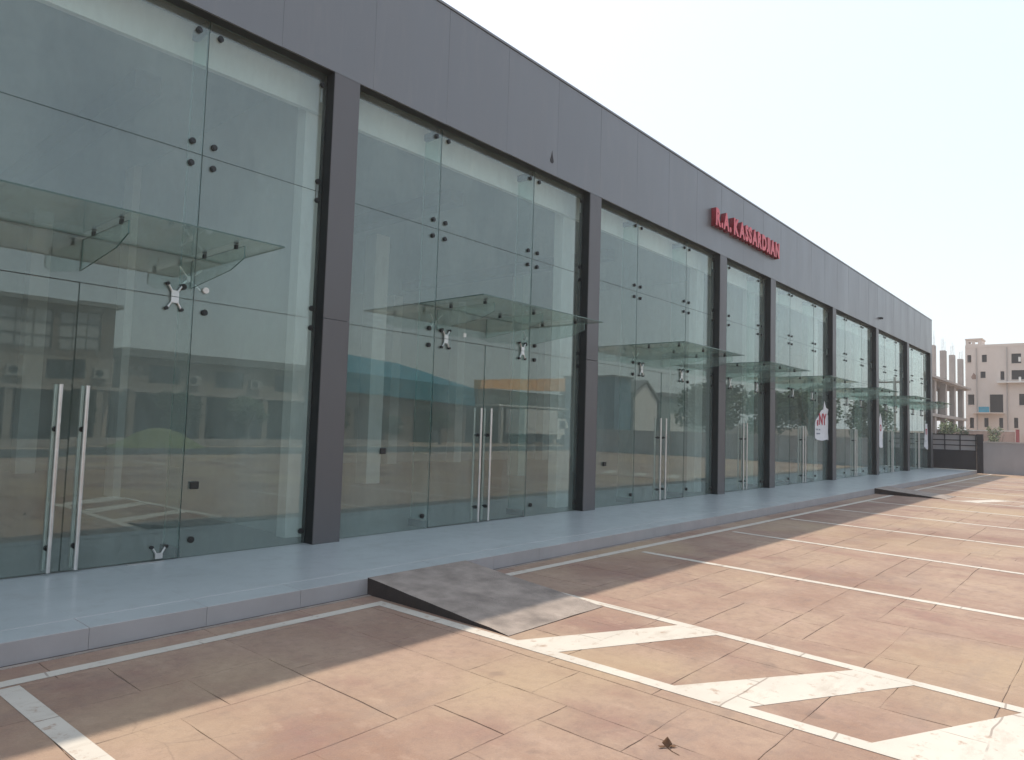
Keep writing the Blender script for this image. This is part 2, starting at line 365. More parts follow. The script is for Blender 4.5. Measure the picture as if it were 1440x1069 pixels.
stripe([(4.11, 1.06), (4.11, .58), (5.29, -.13), (5.32, .46)], 'hatch_stripe')
for k in range(3): stripe([(21.75, 3.3-1.3*k), (21.7, 2.85-1.3*k), (23.1, 2.3-1.3*k), (23.15, 2.7-1.3*k)], 'hatch_stripe')
# opposite row of bays, seen in the glass
line(-22, -13.2, 38, -13.2, .1, .0044)
for k in range(22): line(-20+2.7*k, -13.15, -20+2.7*k, -8.4, .1)

# ------------------------------------------------------------------ walkway: kerb stones and tiles
walk = mk('walkway', MB().box(-7, 40.62, 5.395, 7.9, -.04, .142), 'grout'); walk['kind'] = 'structure'
km = bevel(MB().box(.0007, .8193, 0, .30, 0, .150).mesh('kerb_stone', ['kerb', 'tile']), .0025)
# top face of each kerb stone shows the walkway tile
for p in km.polygons:
    if p.normal.z > .9 and p.center.z > .149: p.material_index = 1
x = 1.81 - .82*10; k = 0
while x < 40.5:
    wdt = min(.82, 40.62-x)
    o = link('kerb_stone', km, walk, (x, 5.36, 0.0+rg.uniform(-.0008, .0008)))
    if wdt < .81: o.scale.x = wdt/.82
    x += .82
tm = bevel(MB().box(.0004, .8196, .0004, .8596, .10, .1500).mesh('floor_tile', ['tile']), .0004)
x = 1.81 - .82*10
while x < 40.5:
    for j in range(2):
        o = link('floor_tile', tm, walk, (x, 5.662+.86*j, rg.uniform(-.0003, .0003)))
        if 40.62-x < .81: o.scale.x = (40.62-x)/.82
    x += .82
# gap strip of weathered screed between kerb and lot
mk('gutter_strip', MB().box(-7, 40.6, 5.30, 5.343, -.02, .003), 'ramp')['kind'] = 'structure'
mk('kerb_joint', MB().box(-7, 40.6, 5.343, 5.361, -.02, .0022), 'rampside')['kind'] = 'structure'

# ------------------------------------------------------------------ ramps
def ramp(x0, x1, label):
    r = thing('access_ramp', label, 'ramp', (x0, 5.36, 0), 'cement ramps from the parking lot up to the walkway')
    W = x1-x0; L = 1.76; n = 9
    mb = MB(); rr = random.Random(int(x0*10)); top = []
    for i in range(n+1):
        y = -L*i/n; z = .153*(1-i/n)+.004
        top.append([(W*j/6 + (rr.uniform(-.008, .008) if j in (0, 6) else 0), y + (rr.uniform(-.012, .012) if i == n else 0), z + rr.uniform(-.003, .003)*(0 < i < n)) for j in range(7)])
    vs = [p for row in top for p in row]
    mb.add(vs, [(i*7+j, (i+1)*7+j, (i+1)*7+j+1, i*7+j+1) for i in range(n) for j in range(6)], 0, True)
    mk('ramp_surface', mb, 'ramp', r)
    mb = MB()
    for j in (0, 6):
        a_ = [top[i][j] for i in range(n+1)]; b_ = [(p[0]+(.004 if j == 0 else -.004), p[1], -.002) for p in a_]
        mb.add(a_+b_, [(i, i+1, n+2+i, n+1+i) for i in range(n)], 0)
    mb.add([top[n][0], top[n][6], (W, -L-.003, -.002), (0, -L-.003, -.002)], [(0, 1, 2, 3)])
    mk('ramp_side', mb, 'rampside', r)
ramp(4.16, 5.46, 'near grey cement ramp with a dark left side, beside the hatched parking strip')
ramp(21.95, 23.4, 'small distant ramp whose dark wedge side stands before the far shopfronts')

# ------------------------------------------------------------------ the shop building
shop = thing('shop_building', 'long grey clad showroom building with tall frameless glass shopfronts', 'building', (0, 7.2, 0))
SY = 7.2
def P(name, mb, mats):
    """part of the shop given in world coordinates"""
    mb.v = [(x, y-SY, z) for x, y, z in mb.v]; return mk(name, mb, mats, shop)
XL, XR, DEEP = -6.2, 40.5, 26.0
ZS, ZT, ZF = 5.92, 7.60, .150
P('fascia_backing', MB().box(XL+.01, XR-.012, 7.232, 7.62, ZS+.004, ZT-.02), 'seam')
P('coping', MB().box(XL, XR+.01, 7.185, 7.66, ZT, ZT+.035), 'clad')
P('soffit', MB().box(XL+.01, XR-.01, 7.235, 7.42, ZS-.028, ZS), 'dark')
pm = bevel(MB().box(.002, 1.298, 0, .03, ZS-.03, ZT-.004).mesh('cladding_panel', ['clad']), .003)
k = 0; x = 4.03-1.3*7
while x < XR-.05:
    o = link('cladding_panel', pm, shop, (x, rg.uniform(-.0012, .0012), 0))
    if x+1.3 > XR: o.scale.x = (XR-x)/1.3
    x += 1.3
P('left_end_panel', MB().box(XL-.03, XL+.008, 7.22, 7.65, ZS, ZT), 'clad')
P('roof', MB().box(XL+.02, XR-.02, 7.63, DEEP, 6.45, 6.62), 'roofing')
P('ceiling', MB().box(XL+.25, XR-.25, 7.81, DEEP-.25, 6.12, 6.2), 'ceiling')
P('bulkhead', MB().box(XL+.25, XR-.25, 7.72, 7.80, 5.56, 6.44), 'plaster')
P('interior_floor', MB().box(XL+.02, XR-.02, 7.385, DEEP-.02, .0, ZF-.002), 'intfloor')
P('back_wall', MB().box(XL, XR, DEEP-.24, DEEP, 0, 7.4), 'outwall')
P('end_wall', MB().box(XL, XL+.24, 7.66, DEEP-.25, 0, 7.4), 'outwall')
P('end_wall', MB().box(XR-.24, XR, 7.66, DEEP-.25, 0, 7.4), 'outwall')
# stain and a small fixing on the fascia
mb = MB(); pts = [(0, .20), (.012, .13), (.03, .08), (.045, .03), (.035, 0), (.012, -.012), (-.012, -.01), (-.04, .004), (-.05, .035), (-.03, .085), (-.012, .14)]
mb.prism([(9.08+px, 7.1975, 6.09+pz) for px, pz in pts], (0, -.0035, 0))
P('stain', mb, 'seam')
mb = MB().box(30.22, 30.48, 7.10, 7.196, 6.31, 6.36).cyl((30.35, 7.08, 6.33), (30.35, 7.196, 6.33), .04, 10)
P('fascia_fixture', mb, 'seam')

COLS = [(-6.2, -5.84), (-.72, -.36), (4.76, 5.13), (10.24, 10.60), (15.70, 16.07), (18.92, 19.28), (24.38, 24.74), (29.84, 30.20), (35.08, 35.44), (40.12, 40.50)]
def column_mesh(wd):
    lo = MB().box(0, wd, 0, .152, .151, 2.838).mesh('column_panel', ['colclad']); bevel(lo, .003)
    hi = MB().box(0, wd, .0012, .152, 2.846, ZS-.034).mesh('column_panel', ['colclad']); bevel(hi, .003)
    return lo, hi
cache = {}
for (xa, xb) in COLS:
    wd = round(xb-xa, 3)
    if wd not in cache: cache[wd] = column_mesh(wd)
    for me in cache[wd]: link('column_panel', me, shop, (xa, 0, 0))
    P('column_reveal', MB().box(xa-.012, xb+.012, 7.354, 7.43, .151, ZS-.03), 'dark')
    P('column_reveal', MB().box(xa-.005, xa-.0005, 7.215, 7.353, .152, ZS-.031), 'dark')
    P('interior_column', MB().box((xa+xb)/2-.19, (xa+xb)/2+.19, 7.805, 8.0, ZF, 6.1), 'plaster')
for (xa, xb) in COLS[1:-1]:
    for yy in (13.4, 19.4):
        P('interior_column', MB().box((xa+xb)/2-.2, (xa+xb)/2+.2, yy, yy+.4, ZF, 6.119), 'plaster')
P('partition_wall', MB().box(4.87, 5.01, 8.01, 13.39, ZF, 6.119), 'partition')
P('partition_wall', MB().box(19.03, 19.17, 8.01, 13.39, ZF, 6.119), 'partition')
P('partition_wall', MB().box(-5.9, 40.2, 20.2, 20.35, ZF, 6.119), 'partition')
for xc in (3.5, 9.2, 14.6, 26.0): P('ceiling_duct', MB().box(xc-.16, xc+.16, 9.6, 17.5, 5.86, 6.119), 'duct')

# --- glass units
YG = 7.36; TH = .012
def pane_mesh(w_, h_, key={}):
    k_ = (round(w_, 3), round(h_, 3))
    if k_ not in key: key[k_] = MB().box(0, w_, 0, TH, 0, h_, ms=[1, 1, 0, 0, 1, 1]).mesh('glass_pane', ['glass', 'edge'])
    return key[k_]
bm_ = MB().cyl((0, -.022, 0), (0, 0, 0), .033, 16).cyl((0, -.030, 0), (0, -.022, 0), .022, 12).mesh('bolt', ['bolt'])
bmw = MB().cyl((0, -.022, 0), (0, 0, 0), .033, 16).mesh('bolt', ['wcap'])
stk = MB().box(-.03, .03, -.002, 0, -.03, .03).mesh('sticker', ['wcap'])
lockm = bevel(MB().box(-.045, .045, -.03, 0, -.04, .04).mesh('lock_case', ['bolt']), .006)
def x_fitting(top, bottom):
    mb = MB()
    for s_ in ((1,) if top else ()) + ((-1,) if bottom else ()):
        mb.box(-.045, .045, -.028, -.006, (.004 if s_ > 0 else -.075), (.075 if s_ > 0 else -.004))
        for q in (-1, 1):
            mb.cyl((q*.028, -.016, s_*.055), (q*.085, -.016, s_*.150), .014, 8)
            mb.cyl((q*.090, -.03, s_*.150), (q*.090, 0, s_*.150), .022, 12, 1)
    return mb.mesh('patch_fitting', ['steel', 'bolt'])
xfit, vfit = x_fitting(True, True), x_fitting(True, False)
hm = MB()
for yy in (-.062, .074):
    hm.cyl((0, yy, .10), (0, yy, 1.80), .0175, 14)
hout = MB().cyl((0, -.065, .01), (0, -.065, 1.71), .0185, 14).mesh('handle', ['steel'])
hin = MB().cyl((0, .077, .01), (0, .077, 1.71), .0185, 14).mesh('handle', ['steel'])
hst = MB(); zz = 0
hst.cyl((0, -.065, zz), (0, .077, zz), .012, 10, 0).cyl((0, -.012, zz), (0, .026, zz), .026, 12, 0)
hst = hst.mesh('handle_stud', ['bolt'])
finm = MB().box(-.0075, .0075, 0, .34, 0, 5.74, ms=[1, 1, 1, 1, 0, 0]).mesh('glass_fin', ['finglass', 'edge'])
finshoe = MB().box(-.03, .03, -.005, .36, 0, .10).mesh('fin_shoe', ['bolt'])
linkm = MB().box(-.012, .012, .002, .02, -.11, .11).mesh('spider_plate', ['steel'])
# spider: small cross arms behind the panes
sp = MB()
for q in (-1, 1):
    for s_ in (-1, 1): sp.cyl((0, .05, 0), (q*.115, .016, s_*.11), .011, 8)
sp.cyl((0, .03, 0), (0, .10, 0), .03, 10); spider = sp.mesh('spider_fitting', ['steel'])
clampm = MB().box(-.012, .012, -.022, .022, -.04, 0).cyl((0, 0, .014), (0, 0, .022), .024, 12).mesh('clamp', ['bolt'])
Z1, Z2, Z3 = 2.840, 4.405, 5.888

def bay(idx, xa, xb, fa, fb):
    """one glazed bay between column edges xa..xb with glass fins at fa, fb"""
    g = .003; lb = idx
    # rows above the doors
    cells = [(xa+.004, fa-g), (fa+g, fb-g), (fb+g, xb-.004)]
    def pane(x0, x1, z0, z1, name='glass_pane'):
        o = link(name, pane_mesh(x1-x0, z1-z0), shop, (x0, YG-SY, z0)); o.rotation_euler = (rg.uniform(-.0009, .0009), 0, rg.uniform(-.0012, .0012)); return o
    def bolt(par, x, z, me=bm_): return link('bolt', me, par, (x-par.location.x, 0, z-par.location.z))
    small = idx >= 8
    for (z0, z1, r_) in ((Z1+.003, Z2-.002, 0), (Z2+.002, Z3, 1)):
        for c_, (x0, x1) in enumerate(cells):
            p = pane(x0, x1, z0, z1)
            L_, R_ = (c_ > 0 or idx == 5), True
            for xx, on, e in ((x0+.115 if c_ else x0+.05, L_, 0), (x1-.115 if c_ < 2 else x1-.07, R_, 1)):
                if not on or x1-x0 < .5 and c_ != 1 and e == (0 if c_ == 0 else 1): continue
                if idx == 1 and r_ == 0 and c_ == 2 and e == 0: bolt(p, xx, z0+.115, bmw)
                else: bolt(p, xx, z0+.115)
                bolt(p, xx, z1-(.115 if r_ == 0 else .15))
                if c_ == 2 and e == 1:
                    link('spider_plate', linkm, p, (xx-x0, 0, (z1-z0) if r_ == 0 else (z1-z0)-.25))
            if r_ == 0 and c_ == 1 and idx in (1, 2):
                link('sticker', stk, p, ((.12 if idx == 1 else .6), 0, .07 if idx == 1 else .10))
    for c_, (x0, x1) in ((0, cells[0]), (2, cells[2])):
        p = pane(x0, x1, ZF+.004, Z1-.003)
        xx = x1-.115 if c_ == 0 else x0+.115
        bolt(p, xx, Z1-.12); bolt(p, xx, .33)
        if c_ == 2: bolt(p, x1-.07, Z1-.12); bolt(p, x1-.07, .30)
        if idx == 1 and c_ == 2: link('lock_case', lockm, p, (xx-x0, 0, .89-ZF))
        if idx == 2 and c_ == 0: link('lock_case', lockm, p, (.72, 0, 1.08))
        if idx == 3 and c_ == 0: link('lock_case', lockm, p, (.5, 0, .80))
    xm = (fa+fb)/2
    for s_, (x0, x1) in ((-1, (fa+g, xm-.003)), (1, (xm+.003, fb-g))):
        dl, dr = (x0, x1)
        d = pane(dl, dr, ZF+.012, Z1-.004, 'glass_door')
        hx = (xm-.11 if s_ < 0 else xm+.11)-dl
        for me in (hout, hin): link('handle', me, d, (hx, 0, 0))
        for zz in (.22, 1.30): link('handle_stud', hst, d, (hx, 0, zz))
        fx = (.20 if s_ < 0 else dr-dl-.20)
        link('patch_fitting', xfit, d, (fx, 0, Z1-ZF-.012)).scale = (.85, 1, .85)
        if idx == 1 and s_ > 0: link('patch_fitting', vfit, d, (fx, 0, .01)).scale = (.8, 1, .8)
    for fx in (fa, fb):
        f = link('glass_fin', finm, shop, (fx, YG+TH+.012-SY, ZF))
        link('fin_shoe', finshoe, f, (0, 0, 5.64)); link('fin_shoe', finshoe, f, (0, 0, 0.0))
    # canopy on three glass brackets
    cw = 1.37
    c = link('canopy', None, shop, (xm, 0, 3.28))
    link('canopy_pane', CAN, c, (-cw, 0, 0))
    for bx in (-1.03, 0, 1.03):
        b = link('bracket', BRK, c, (bx, 0, 0))
        for yy in (-.78, -.12): link('clamp', clampm, c, (bx, yy, -.001))
        link('spider_fitting', spider, c, (bx, .165, -.22)) if bx else None
CAN = MB().box(0, 2.74, -1.08, .148, 0, .014, ms=[0, 0, 1, 1, 1, 1]).mesh('canopy_pane', ['canopyglass', 'canopyedge'])
BRK = MB().prism([(-.006, .155, -.035), (-.006, -.95, -.035), (-.006, -.955, -.15), (-.006, -.70, -.235), (-.006, .155, -.33)], (.012, 0, 0), 0, 1).mesh('bracket', ['canopyglass', 'edge'])
for i in range(9):
    xa, xb = COLS[i][1], COLS[i+1][0]; wd = xb-xa
    if i == 4: fa, fb = xa+.37, xb-.38
    elif i == 8: fa, fb = xa+1.35, xb-1.25
    elif i == 1: fa, fb = 1.13, 3.27
    else: fa, fb = xa+1.58, xb-1.41
    bay({0: 0, 1: 1, 2: 2, 3: 3, 4: 5}.get(i, i+1), xa, xb, fa, fb)
# aluminium strip left on the walkway by the first doors
tag(mk('metal_strip', MB().box(-.17, .17, -.008, .008, 0, .008), 'steel', None, (2.93, 7.30, .151), -.05), 'short thin steel strip lying on the walkway by the nearest glass doors', 'metal strip')

# ------------------------------------------------------------------ sign of separate red letters
sign = thing('shop_sign', 'red three dimensional letters reading R.A. KASSARDJIAN on the grey fascia', 'sign', (15.17, 7.2, 6.46))
def letter(ch, x, h=.42, depth=.12):
    cu = bpy.data.curves.new('letter', 'FONT'); cu.body = ch; cu.size = h/.70; cu.extrude = depth/2; cu.offset = .030; cu.resolution_u = 3
    t = bpy.data.objects.new('letter', cu); COL.objects.link(t)
    dg = bpy.context.evaluated_depsgraph_get(); dg.update(); me = bpy.data.meshes.new_from_object(t.evaluated_get(dg))
    bpy.data.objects.remove(t); me.materials.clear(); me.materials.append(M['redface']); me.materials.append(M['redside'])
    xs = [v.co.x for v in me.vertices]; mn, mx_ = min(xs), max(xs)
    ys = [v.co.y for v in me.vertices]; y0_, y1_ = min(ys), max(ys)
    for v in me.vertices:
        v.co.x = (v.co.x-mn)*.92
        v.co.y = (v.co.y-y0_) if ch == '.' else (v.co.y-y0_)/(y1_-y0_)*h
    for p in me.polygons: p.material_index = 0 if p.normal.z > .9 else 1
    o = link('letter', me, sign, (x, -depth/2-.004, 0)); o.rotation_euler = (math.pi/2, 0, 0)
    return (mx_-mn)*.92
x = 0.0
txt = 'R.A. KASSARDJIAN'
widths = []
for ch in txt:
    if ch == ' ': x += .17; continue
    wch = letter(ch, x); x += wch + .028
SIGNW = x
for o in sign.children: pass
sc_ = 4.05/SIGNW
for o in sign.children: o.location.x *= sc_; o.scale.x = sc_

# ------------------------------------------------------------------ torn posters
def poster(loc, outline, label, words, group='torn paper posters on the shopfront glass'):
    t = thing('poster', label, 'poster', loc, group)
    n = len(outline); mb = MB(); rr = random.Random(n)
    cx_ = sum(p[0] for p in outline)/n; cz_ = sum(p[1] for p in outline)/n
    ring = [(px, -.003-rr.random()*.012, pz) for px, pz in outline]; mid = [((px+cx_)/2, -.004, (pz+cz_)/2) for px, pz in outline]
    mb.add(ring+mid+[(cx_, -.004, cz_)], [(i, (i+1) % n, n+(i+1) % n, n+i) for i in range(n)]+[(n+i, n+(i+1) % n, 2*n) for i in range(n)])
    me = mb.mesh('paper', ['paper'], False); o = link('paper', me, t)
    sol = o.modifiers.new('thickness', 'SOLIDIFY'); sol.thickness = .0012
    for (ch, px, pz, h, mat, sx) in words:
        cu = bpy.data.curves.new('print', 'FONT'); cu.body = ch; cu.size = h/.7; cu.offset = .012; cu.extrude = .0006; cu.resolution_u = 2
        tt = bpy.data.objects.new('tmp', cu); COL.objects.link(tt); dg = bpy.context.evaluated_depsgraph_get(); dg.update()
        m_ = bpy.data.meshes.new_from_object(tt.evaluated_get(dg)); bpy.data.objects.remove(tt); m_.materials.clear(); m_.materials.append(M[mat])
        o = link('lettering', m_, t, (px, -.016, pz)); o.rotation_euler = (math.pi/2, 0, 0); o.scale.x = sx
    return t
poster((23.03, 7.352, 1.46), [(0, .06), (.25, .0), (.7, -.02), (1.2, .02), (1.38, 0), (1.3, .25), (1.32, .62), (1.5, .72), (1.28, .84), (1.36, 1.02), (1.1, 1.06), (.95, 1.28), (.82, 1.0), (.6, .95), (.3, .75), (.1, .66), (.02, .56)],
       'torn white poster with red NY lettering, largest of the posters on the glass', [('NY', .36, .50, .36, 'redink', 1.05), ('II', .19, .47, .16, 'redink', 1.0), ('--  --', .12, .30, .12, 'blueink', 1.2), ('-----', .15, .17, .12, 'blueink', 1.2)])
poster((30.72, 7.352, 1.18), [(0, .06), (.35, 0), (.62, .02), (.60, .5), (.72, .7), (.55, .9), (.5, 1.15), (.3, 1.4), (.1, 1.2), (.06, .8), (.02, .4)],
       'narrow torn white poster with one red blot, second from the far end', [('O', .16, .68, .26, 'redink', .9)])
poster((39.2, 7.352, 1.10), [(0, .12), (.7, -.04), (.95, 0), (.9, .45), (1.0, .62), (.86, .9), (.8, 1.25), (.3, 1.22), (.35, .9), (.1, .6), (.15, .35)],
       'torn whitish poster on the last shopfront beside the dark gate', [('ITI', .36, .72, .26, 'redink', .9), ('---', .3, .35, .12, 'blueink', 1.2)])

# ------------------------------------------------------------------ dried leaf on the lot
t = thing('dried_leaf', 'small curled brown dried leaf standing on the sunlit parking lot', 'leaf', (3.33, 1.78, .0), None, -.7); t.scale = (.8, .8, .85)
mb = MB(); n = 7
for i in range(n):
    pass
vs = []; 
for i in range(n+1):
    u = i/n; wd = .034*math.sin(math.pi*min(1, u*.95+.03))**.8; z = .004+.052*u*u+.012*u; y = .05*u-.03*u*u
    vs += [(-wd, y, z+.012*math.sin(u*5)), (0, y-.008, z-.004), (wd, y, z+.010*math.cos(u*4))]
mb.add(vs, [(3*i+j, 3*i+j+1, 3*i+j+4, 3*i+j+3) for i in range(n) for j in range(2)], 0, True)
o = mk('blade', mb, 'leafdry', t); o.modifiers.new('thickness', 'SOLIDIFY').thickness = .002
mk('stalk', MB().cyl((0, 0, .004), (.01, -.05, .004), .0022, 6).cyl((.01, -.05, .004), (.035, -.10, .003), .0018, 6), 'leafdry', t)
mk('side_lobe', MB().add([(0, .01, .006), (-.05, .0, .008), (-.065, .012, .016), (-.03, .022, .01), (.0, .02, .01), (.04, .0, .006), (.07, .012, .010), (.03, .024, .012)], [(0, 1, 2, 3, 4), (0, 5, 6, 7, 4)]), 'leafdry', t)

# ------------------------------------------------------------------ boundary wall and gate at the far end
mk('boundary_wall', MB().box(41.0, 41.2, -16, 5.145, -.04, 1.50), 'cementwall')
bw = bpy.data.objects['boundary_wall']; tag(bw, 'low grey cement boundary wall closing the far end of the parking lot', 'wall')
mk('coping', MB().box(40.97, 41.23, -16, 5.142, 1.501, 1.56), 'coping', bw)
gate = thing('metal_gate', 'dark metal gate with a grid top beside the far end of the building', 'gate', (41.05, 5.15, 0))
mk('sheet', MB().box(0, .03, .28, 5.2, .04, 1.06), 'gatemetal', gate)
mk('post', MB().box(-.10, .14, 0, .26, -.03, 1.90), 'gatemetal', gate)
mk('backing_mesh', MB().box(.03, .034, .28, 5.2, 1.08, 1.84), 'cementwall', gate)
for zz in (1.07, 1.33, 1.58, 1.86): mk('rail', MB().box(-.025, .025, .26, 5.2, zz-.022, zz+.022), 'gatemetal', gate)
for k in range(8): mk('bar', MB().box(-.02, .02, .30+.66*k-.02, .30+.66*k+.02, 1.093, 1.837), 'gatemetal', gate)

# ------------------------------------------------------------------ wall-with-openings helper
def wall_open(mb, a0, a1, z0, z1, holes, put, m=0):
    """fills the rectangle except for holes (a0,a1,z0,z1) by grid cells; put(mb, a0,a1,z0,z1)"""
    A = sorted({a0, a1, *[h[0] for h in holes], *[h[1] for h in holes]}); Z = sorted({z0, z1, *[h[2] for h in holes], *[h[3] for h in holes]})
    for j in range(len(Z)-1):
        i = 0
        while i < len(A)-1:
            def solid(i): 
                ca, cz = (A[i]+A[i+1])/2, (Z[j]+Z[j+1])/2
                return not any(h[0] < ca < h[1] and h[2] < cz < h[3] for h in holes)
            if not solid(i): i += 1; continue
            k = i
            while k+1 < len(A)-1 and solid(k+1): k += 1
            put(mb, A[i], A[k+1], Z[j], Z[j+1]); i = k+1

# beige unfinished block, front facing the camera along -X
bb = thing('concrete_building', 'tall bare beige block with dark unglazed window openings at the right edge', 'building', (95, 0, 0))
holes = [(12.96, 13.36, 10.5, 11.36), (11.47, 11.95, 10.49, 11.34), (8.3, 9.19, 10.25, 11.35), (11.61, 12.11, 8.67, 9.42), (9.85, 10.22, 8.42, 9.40), (7.6, 9.2, 8.44, 9.5),
         (12.71, 13.34, 5.62, 6.81), (10.0, 11.25, 4.76, 6.8), (7.8, 8.55, 5.58, 6.86), (12.77, 13.18, 2.95, 4.14), (11.39, 11.8, 3.1, 4.15), (10.03, 10.41, 3.02, 4.17), (8.66, 9.05, 3.06, 4.2),
         (6.2, 6.9, 5.6, 6.8), (4.0, 5.2, 5.6, 6.8), (5.5, 6.9, 8.44, 9.5), (5.5, 6.7, 10.3, 11.3), (2, 3.2, 8.4, 9.5), (2, 3.2, 10.3, 11.3), (6.6, 7.1, 3.0, 4.2), (4.6, 5.1, 3.0, 4.2)]
mb = MB(); wall_open(mb, 0, 13.55, 0, 12.5, holes, lambda b, a0, a1, z0, z1: b.box(0, .28, a0, a1, z0, z1))
mk('front_wall', mb, 'beige', bb)
mb = MB().box(.29, 14, 0, .2, 0, 12.2).box(.29, 14, 13.35, 13.55, 0, 12.2).box(.29, 14, .2, 13.35, 12.0, 12.2).box(13.8, 14, .2, 13.35, 0, 12)
mk('side_walls', mb, 'beige', bb)
for zz in (3.0, 4.7, 8.2): pass
mb = MB().box(.30, 13.7, .25, 13.3, 4.42, 4.6).box(.30, 13.7, .25, 13.3, 7.9, 8.1).box(3.5, 3.7, .25, 13.3, 0, 4.41).box(3.5, 3.7, .25, 13.3, 4.61, 7.89).box(3.5, 3.7, .25, 13.3, 8.11, 11.99)
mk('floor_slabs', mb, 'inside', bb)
mk('parapet', MB().box(-.04, .25, 0, 13.55, 12.18, 12.34), 'beige', bb)
for h in holes:
    mk('sill', MB().box(-.06, .1, h[0]-.06, h[1]+.06, h[2]-.09, h[2]-.005), 'beige', bb)
ph = MB(); wall_open(ph, 11.93, 13.5, 12.5, 13.10, [(12.9, 13.2, 12.65, 12.85), (12.3, 12.6, 12.6, 12.9)], lambda b, a0, a1, z0, z1: b.box(0, .2, a0, a1, z0, z1))
ph.box(0.2, 2.4, 11.93, 12.1, 12.5, 13.1).box(.2, 2.4, 13.3, 13.5, 12.5, 13.1).box(-.1, 2.5, 11.85, 13.55, 13.1, 13.25)
mk('roof_room', ph, 'beige', bb)
mk('ledge', MB().box(-.9, .0, 1.0, 10.47, 8.06, 8.18), 'white', bb)
mk('ledge', MB().box(-1.1, .0, 9.9, 12.72, 4.62, 4.73), 'beige', bb)
for yy_ in (12.45, 9.6, 7.25): mk('drain_pipe', MB().cyl((-.08, yy_, 0), (-.08, yy_, 12.1), .06, 8), 'rawconc', bb)
mk('blue_panel', MB().box(-.95, -.85, 11.2, 12.19, 4.75, 5.37), 'bluetarp', bb)
mk('figure_stack', MB().box(-.6, -.3, 8.3, 8.5, 8.19, 8.7).box(-.6, -.3, 8.3, 8.5, 10.4, 10.9), 'white', bb)
mk('stain_panel', MB().prism([(-.012, y_, z_) for y_, z_ in ((12.5, 8.55), (12.9, 8.55), (13.0, 8.8), (12.75, 9.3), (12.45, 8.9))], (.01, 0, 0)), 'brick', bb)

# concrete frame under construction
sk = thing('unfinished_frame', 'unfinished two storey concrete frame with bare columns rising above its slab', 'building', (0, 12.5, 0))
mk('slab', MB().box(60, 89.5, 0, 8, 6.88, 7.22), 'rawconc', sk)
mk('slab', MB().box(60, 88.7, 0, 8, 3.58, 3.86), 'rawconc', sk)
mk('edge_beam', MB().box(60, 89.6, -.25, -.005, 6.95, 7.15), 'rawconc', sk)
for i, xx in enumerate((62.3, 67.5, 72.6, 77.7, 82.4, 87.2)):
    for yy in (.15, 7.4):
        c = mk('column', MB().box(xx-.42, xx+.42, yy, yy+.45, -.04, 3.579), 'rawconc', sk)
        c = mk('column', MB().box(xx-.42, xx+.42, yy, yy+.45, 3.861, 6.879), 'rawconc', sk)
        c = mk('column_stub', MB().box(xx-.42, xx+.42, yy, yy+.45, 7.221, 10.0+.03*i), 'rawconc', sk)
        r_ = MB()
        for dx in (-.26, .26):
            for dy in (.1, .35): r_.cyl((xx+dx, yy+dy, 9.95), (xx+dx+random.uniform(-.12, .12), yy+dy+random.uniform(-.1, .1), 10.9+random.random()*.5), .009, 5)
        mk('rebar', r_, 'rebar', c)
for xx in (64.9, 70, 75.1, 80, 84.8): mk('post', MB().box(xx-.16, xx+.16, 1.8, 2.1, 3.861, 6.879), 'rawconc', sk)
mb = MB(); wall_open(mb, 60, 88.5, 3.87, 6.87, [(61+5.1*k, 63+5.1*k, 4.8, 6.2) for k in range(5)], lambda b, a0, a1, z0, z1: b.box(a0, a1, 5.2, 5.4, z0, z1)); mk('infill_wall', mb, 'brick', sk)
mk('infill_wall', MB().box(60, 88.5, 5.2, 5.4, -.04, 3.57), 'pinkwall', sk)

# low pink wall with white coping, red post, scrub, dirt bank between
pw = mk('garden_wall', MB().box(75, 75.25, 7.1, 13, -.04, 2.42), 'pinkwall'); tag(pw, 'low pink rendered wall with a white coping in front of the beige block', 'wall')
mk('coping', MB().box(74.95, 75.3, 7.1, 13, 2.421, 2.52), 'white', pw)
tag(mk('red_post', MB().box(74.7, 74.95, 6.75, 7.0, -.04, 2.5).prism([(74.7, 6.75, 2.5), (74.95, 6.75, 2.5), (74.95, 7.0, 2.5), (74.7, 7.0, 2.5)], (0, 0, .12)), simple('dull_red_paint', (.30, .05, .06), .7)), 'dull red post at the right end of the low pink wall', 'post')
tag(mk('garden_wall', MB().box(76, 76.25, -20, 6.7, -.04, 2.3), 'beige'), 'plain beige wall right of the dull red post', 'wall')
# hummocky dirt bank
mb = MB(); nx, ny = 14, 40; rr = random.Random(4)
for i in range(nx+1):
    for j in range(ny+1):
        xx = 62+10*i/nx; yy = -14+26*j/ny; e = math.sin(math.pi*i/nx)*min(1, j/3, (ny-j)/3)
        mb.v.append((xx, yy, -.06+e*(1.0+.5*rr.random())))
for i in range(nx):
    for j in range(ny):
        mb.f.append((i*(ny+1)+j, (i+1)*(ny+1)+j, (i+1)*(ny+1)+j+1, i*(ny+1)+j+1)); mb.mi.append(0); mb.sm.append(True)
mk('dirt_bank', mb, 'dirt_or_veil')['kind'] = 'structure'

